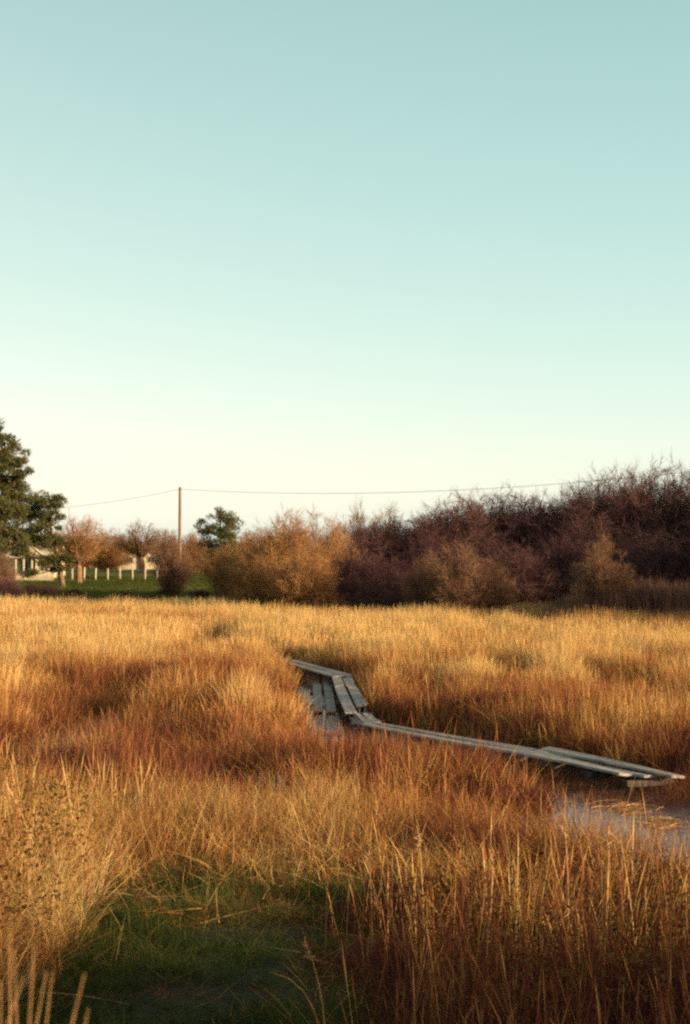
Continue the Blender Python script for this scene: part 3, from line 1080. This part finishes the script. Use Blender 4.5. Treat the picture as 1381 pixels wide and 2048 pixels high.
for (y0, y1, dens, lo_, rad) in ((12.5, 22, 20, 0, .13), (19, 46, 20, 4, .27), (44, 84, 11, 8, .42)):
    x, y = jitter(y0, y1, dens)
    sd = np.minimum(poly_sd(x, y, CREEK) + (fbm(x, y, 1.3, 9) - .5) * .7, pool_d(x, y))
    hgt = height_at(x, y)
    gap = fbm(x, y, .9, 77)
    keep = (hollow_d(x, y) > 0) & (sd > .05) & (walk_d(x, y) > .42) & (path_f(x, y) < .4) & (gap > .30 + .10 * sstep(32, 22, y))
    px_ = 690.5 + x / y * FPX
    keep &= ~((px_ > 1075) & (y < 18) & (NR.random(len(x)) < .8))
    keep &= ~((y < 17.5) & (x < -1.2 - .0 * y) & (NR.random(len(x)) < .75))         # bramble mound takes over there
    # lower, broken growth beside the water and in front of the walkway
    edge = 1 - sstep(.05, 1.0, sd)
    hgt = hgt * (1 - .30 * edge) * (.8 + .4 * NR.random(len(x)))
    hgt = hgt * (1 - .75 * sstep(-.6, -.1, x) * sstep(3.0, 2.0, x) * sstep(15.8, 14.8, y))     # kept low by the path, shaped to let the sun reach it
    hgt = np.where((px_ > 1075) & (y < 18), hgt * .3, hgt)
    hgt = hgt * (1 - .68 * (1 - sstep(0, .5, np.minimum(pool_d(x, y), hollow_d(x, y)))))
    x, y, hgt = x[keep], y[keep], hgt[keep]
    put(x, y, .85 + .4 * NR.random(len(x)), hgt, tint_at(x, y) + .45 * (hgt - .85), lo_, 4, .07)
# tussocks: arching, half-collapsed clumps of their own colour
x, y = jitter(13, 46, 1.3)
k = (poly_sd(x, y, CREEK) > .2) & (walk_d(x, y) > .7) & (path_f(x, y) < .1)
for dx in range(5):
    xx, yy = x[k] + NR.normal(0, .16, k.sum()), y[k] + NR.normal(0, .16, k.sum())
    put(xx, yy, 1.0 + .5 * NR.random(len(xx)), .75 + .5 * fbm(xx, yy, 1.7, 51), .12 + .60 * vnoise(np.floor(x[k] * 1.3) * 3.7, np.floor(y[k] * 1.3) * 5.3), 15, 3, .15)
# taller wisps through the bed
x, y = jitter(13, 70, 1.0)
k = (poly_sd(x, y, CREEK) > .3) & (pool_d(x, y) > .1) & (walk_d(x, y) > .6) & (path_f(x, y) < .1) & ~((y < 17.5) & (x < -1))
x, y = x[k], y[k]
put(x, y, np.ones(len(x)), 1.12 * (.75 + .5 * NR.random(len(x))), tint_at(x, y) + .1, 12, 3, .06)
# sedge in the creek shallows
x, y = jitter(15.5, 46, 9)
sd = poly_sd(x, y, CREEK) + (fbm(x, y, 1.3, 9) - .5) * .7
k = (sd < .1) & (fbm(x, y, 1.5, 55) > .60) & (walk_d(x, y) > .30)
x, y = x[k], y[k]
put(x, y, .7 + .4 * NR.random(len(x)), .16 + .2 * NR.random(len(x)), .18 + .15 * NR.random(len(x)), 18, 3, .2, .1)
for sec, ln_, n_, wdt in ((WALK[-1], 3.0, 190, 1.2), (WALK[-2], 5.6, 420, 1.3), (WALK[2], 9.0, 160, .7)):
    t_ = NR.random(n_) ** .8
    off = NR.uniform(.2, wdt, n_) * (1 - .4 * t_)
    ax, ay = (sec[1] - sec[0]).normalized().xy
    x = sec[0].x + ax * t_ * ln_ + ay * off
    y = sec[0].y + ay * t_ * ln_ - ax * off
    k = fbm(x, y, .9, 95) > .45
    x, y = x[k], y[k]
    put(x, y, .7 + .4 * NR.random(len(x)), .26 + .22 * NR.random(len(x)), .12 + .2 * NR.random(len(x)), 18, 3, .2, .04)
# reeds closing over the walkway's end
n_ = 22
x = X(1390, 21) + NR.normal(0, .35, n_)
y = 20.9 + NR.normal(0, .35, n_)
put(x, y, .7 + .3 * NR.random(n_), .6 + .3 * NR.random(n_), .22 + .2 * NR.random(n_), 18, 3, .12, .1)
# thin stems standing in the pool
x, y = jitter(14, 20, 2.0)
k = (poly_sd(x, y, CREEK) < -.1) & (x > 2.2)
x, y = x[k], y[k]
put(x, y, .6 + .3 * NR.random(len(x)), .5 + .4 * NR.random(len(x)), .35 + .2 * NR.random(len(x)), 12, 3, .1, .05)
# pale laid-over tussocks
for (px, d_, n_) in ((592, 19.6, 22), (150, 23.6, 26), (640, 16.5, 10)):
    x = X(px, d_) + NR.normal(0, .28, n_)
    y = d_ + NR.normal(0, .35, n_)
    put(x, y, np.full(n_, 1.1), .75 + .2 * NR.random(n_), .85 + .1 * NR.random(n_), 15, 3, .1)
# right foreground: tall reed stems over a tangle
x, y = jitter(7.2, 13.2, 9, lambda y: .34 * y + 1.5)
k = (x > .15 + (fbm(x, y, 1.2, 66) - .5) * .8 - .06 * (y - 10)) & (poly_sd(x, y, CREEK) > .1)
x, y = x[k], y[k]
put(x, y, .9 + .3 * NR.random(len(x)), 1.05 * (.6 + .6 * NR.random(len(x))), .40 + .28 * sstep(10, 12.5, y) + (fbm(x, y, .8, 5) - .5) * .5, 12, 3, .07)  # nearer stems tinted darker: foreground shade put into the colour
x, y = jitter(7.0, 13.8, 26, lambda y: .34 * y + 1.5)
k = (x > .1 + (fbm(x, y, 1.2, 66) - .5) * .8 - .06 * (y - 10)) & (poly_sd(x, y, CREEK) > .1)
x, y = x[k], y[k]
low_ = 1 - .72 * sstep(3.6, 2.4, x) * sstep(10.5, 12, y)  # tangle shaped low here so sun gets through to the path
put(x, y, .9 + .3 * NR.random(len(x)), low_ * (.45 + .35 * NR.random(len(x))), .13 + (fbm(x, y, .8, 15) - .5) * .5, 15, 6, .12)  # low tint deepens the shade in the tangle by colour
# left foreground: golden tangle of fallen grass
x, y = jitter(8.5, 18.5, 32, lambda y: .34 * y + 1.5)
k = (x < -1.75 + (fbm(x, y, 1.5, 88) - .5) * .9 + .28 * (y - 12) * sstep(12, 13, y)) & (path_f(x, y) < .45) & (poly_sd(x, y, CREEK) > .1)
x, y = x[k], y[k]
put(x, y, .9 + .4 * NR.random(len(x)), .55 + .55 * fbm(x, y, 1.3, 23), .76 + (fbm(x, y, .9, 25) - .5) * .7, 15, 6, .2)
x, y = jitter(11, 18, 5, lambda y: .34 * y + 1.5)
k = (x < -2.2) & (path_f(x, y) < .1)
x, y = x[k], y[k]
put(x, y, np.ones(len(x)), .9 + .5 * NR.random(len(x)), .75 + .15 * NR.random(len(x)), 12, 3, .1)
# dead litter and wisps on the trodden patch
x, y = jitter(6.5, 15.5, 9, lambda y: 3.6)
x -= 1
k = (path_f(x, y) > .3) & (fbm(x, y, .8, 29) > .5)
x, y = x[k], y[k]
put(x, y, .8 + .5 * NR.random(len(x)), .10 + .14 * NR.random(len(x)), .35 + .3 * NR.random(len(x)), 15, 3, .3)
# dead grass at the far lip of the path and on the bank
x, y = jitter(14.6, 17, 20, lambda y: 2.2)
x -= .7
put(x, y, .9 + .3 * NR.random(len(x)), .35 + .3 * NR.random(len(x)), .66 + (fbm(x, y, .7, 35) - .5) * .7, 15, 3, .2)
x, y = jitter(2.5, 8.5, 10, lambda y: 9)
put(x, y, .9 + .3 * NR.random(len(x)), .2 + .2 * NR.random(len(x)), .3 + .2 * NR.random(len(x)), 15, 6, .2)
scatter('reed_bed', np.concatenate(pts), np.concatenate(rots), np.concatenate(scls), np.concatenate(tints), np.concatenate(picks), coll,
        'golden and russet dry reeds and marsh grass covering the marsh', 'reeds')

# --- tall dull reeds along the foot of the thicket
pts, rots, scls, tints, picks = [], [], [], [], []
coll = proto_col('tall_reed_tuft', [blades(50, .4, .5, 1.0, .02, .12, .08, 700 + i, 3, head=1.6) for i in range(4)], M['dullreed'])
x, y = jitter(66, 80, 5, lambda y: .34 * y + 8)
px = 690.5 + x / y * FPX
k = (px > 1000) & (y > 66 + (fbm(x, y, 5, 3) - .5) * 4) | (px > 700) & (y > 73)
x, y = x[k], y[k]
px = px[k]
put(x, y, .9 + .3 * NR.random(len(x)), (1.0 + 1.5 * sstep(1040, 1300, px)) * (.6 + .5 * NR.random(len(x))), .3 + .3 * fbm(x, y, 3, 8), 0, 4, .05)
scatter('tall_reeds', np.concatenate(pts), np.concatenate(rots), np.concatenate(scls), np.concatenate(tints), np.concatenate(picks), coll,
        'tall dull brown reeds along the foot of the thicket', 'reeds')

# --- short green grass of the trodden patch
pts, rots, scls, tints, picks = [], [], [], [], []
coll = proto_col('grass_tuft', [blades(40, .13, .3, 1.0, .006, .5, .6, 800 + i, 3) for i in range(4)], M['grass'])
x, y = jitter(6.5, 16, 60, lambda y: 3.6)
x -= 1
k = (path_f(x, y) > .15) & (fbm(x, y, .55, 13) > .40)
x, y = x[k], y[k]
put(x, y, .8 + .5 * NR.random(len(x)), .08 + .55 * fbm(x, y, .6, 12) ** 2.4, .56 + (fbm(x, y, .8, 19) - .5) * 1.5 + NR.normal(0, .08, len(x)), 0, 4, .15)
scatter('short_grass', np.concatenate(pts), np.concatenate(rots), np.concatenate(scls), np.concatenate(tints), np.concatenate(picks), coll,
        'short green grass of the trodden patch below the bank', 'grass')
# --- pasture grass
pts, rots, scls, tints, picks = [], [], [], [], []
x, y = jitter(92, 175, 2.0, lambda y: .27 * y)
k = x < -8
x, y = x[k], y[k]
put(x, y, 4 + 2 * NR.random(len(x)), .18 + .2 * NR.random(len(x)), .62 + (fbm(x, y, 6, 19) - .5) * .6, 0, 4, .05)
scatter('pasture_turf', np.concatenate(pts), np.concatenate(rots), np.concatenate(scls), np.concatenate(tints), np.concatenate(picks), coll,
        'green turf of the pasture around the fence', 'grass')

# --- bramble leaves in the left mound and the shaded right corner
pts, rots, scls, tints, picks = [], [], [], [], []
coll = proto_col('bramble_clump', [leaves(70, .3, .8, .022, 900 + i) for i in range(4)], M['bramble'])
x, y = jitter(9, 17.5, 9, lambda y: .34 * y + 1.5)
k = (x < -2.0) & (path_f(x, y) < .2) & (fbm(x, y, 1.6, 61) > .42)
x1, y1 = x[k], y[k]
put(x1, y1, .9 + .4 * NR.random(len(x1)), 1.0 + .4 * NR.random(len(x1)), .5 + (fbm(x1, y1, 1.0, 63) - .4) * .9, 0, 4, .2)
k = (x > .6) & (y < 13) & (fbm(x, y, 1.6, 71) > .45)
x1, y1 = x[k], y[k]
put(x1, y1, np.ones(len(x1)), .8 + .3 * NR.random(len(x1)), .3 + .2 * NR.random(len(x1)), 0, 4, .2)
scatter('bramble_tangle', np.concatenate(pts), np.concatenate(rots), np.concatenate(scls), np.concatenate(tints), np.concatenate(picks), coll,
        'bramble leaves tangled through the dry grass', 'brambles')

# --- single reed stems close to the viewpoint, and notable bent ones
def reed_stem(base, tip, r0, label, group=None, bend=None, head=False):
    base, tip = Vector(base), Vector(tip)
    pts_ = []
    for i in range(7):
        s = i / 6
        p = base.lerp(tip, s) - base
        if bend is not None:
            p += Vector(bend) * (4 * s * (1 - s))
        pts_.append(p)
    root = thing('dry_reed', base, label, 'reed', group)
    mb = MB()
    mb.tube(pts_, [r0 * (1, .95, .88, .8, .7, .55, .2)[i] for i in range(7)], 7)
    mb.build('stalk', M['stem'], root)
    if head:
        rr = random.Random(int(tip.x * 999))
        hb = MB()
        dr = (pts_[-1] - pts_[-2]).normalized()
        for k in range(40):
            p = pts_[-1] - dr * rr.uniform(-.02, .14)
            q = p + (dr + rvec(rr) * .6 - Vector((0, 0, .5))).normalized() * rr.uniform(.02, .06)
            ribbon(hb, [p, q], .004, .001, rr)
        hb.build('seed_head', M['stem'], root)


M['stem'] = noise_mat('reed_stalk', [(0.3, (.26, .14, .06)), (.7, (.5, .32, .15))], scale=(30, 30, 3), nscale=3)
for (bx, tx, ty, dd) in ((20, 26, 1828, 1.9), (52, 74, 1890, 1.7), (60, 98, 1944, 1.75), (86, 110, 1945, 1.85), (-10, 54, 1955, 1.6), (126, 174, 1948, 1.65), (158, 182, 2018, 1.7), (4, 8, 1965, 1.8), (40, 34, 1900, 2.0)):
    tip = Vector((X(tx, dd), dd, H(ty, dd)))
    g_ = gz(X(bx, dd), dd)
    slope = (tx - bx) / max(60, 2048 - ty) * .55
    reed_stem((tip.x - slope * (tip.z - g_), dd + .1, g_ - .02), tip, .0026, 'pale cut reed stalk rising beside the viewpoint on the bank', 'reed stalks beside the viewpoint')
reed_stem((X(640, 9), 9, gz(X(640, 9), 9) - .02), (X(541, 9), 8.9, H(1934, 9)), .006, 'arching dry reed bending over the shaded grass', None, (.12, 0, .16))
reed_stem((X(650, 9.2), 9.2, gz(X(650, 9.2), 9.2) - .02), (X(612, 9.2), 9.2, H(1885, 9.2)), .005, 'dry reed with drooping seed head at the edge of the green patch', None, (.05, 0, .05), True)
for (bx, tx, ty, dd) in ((845, 836, 1662, 11.8), (742, 735, 1690, 12), (1195, 1215, 1665, 11), (960, 985, 1700, 11.2), (1270, 1240, 1690, 11.5), (1130, 1128, 1660, 12)):
    g_ = gz(X(bx, dd), dd)
    reed_stem((X(bx, dd), dd, g_ - .02), (X(tx, dd), dd, H(ty, dd)), .0075, 'tall single reed with small head standing over the shaded tangle', 'tall single reeds over the tangle', (.02, 0, 0), True)

# --- pale rafts of dead reed in the pool
for i, (px, py, a_) in enumerate(((1258, 1622, .5), (1330, 1648, -.2))):
    p = P(px, py, WATER_Z)
    rr = random.Random(60 + i)
    mb = MB()
    for k in range(60):
        c = Vector((rr.gauss(0, .13), rr.gauss(0, .22), rr.uniform(.0, .06)))
        aa = a_ + rr.gauss(0, .6)
        dv = Vector((math.cos(aa), math.sin(aa), rr.gauss(0, .12))) * rr.uniform(.08, .28)
        ribbon(mb, [c - dv, c + Vector((0, 0, .02)), c + dv], .006, .003, rr)
    tag(mb.build('reed_raft', M['stem'], None, p), 'pale raft of dead reed stalks floating in the pool', 'reed raft', 'reed rafts in the pool')
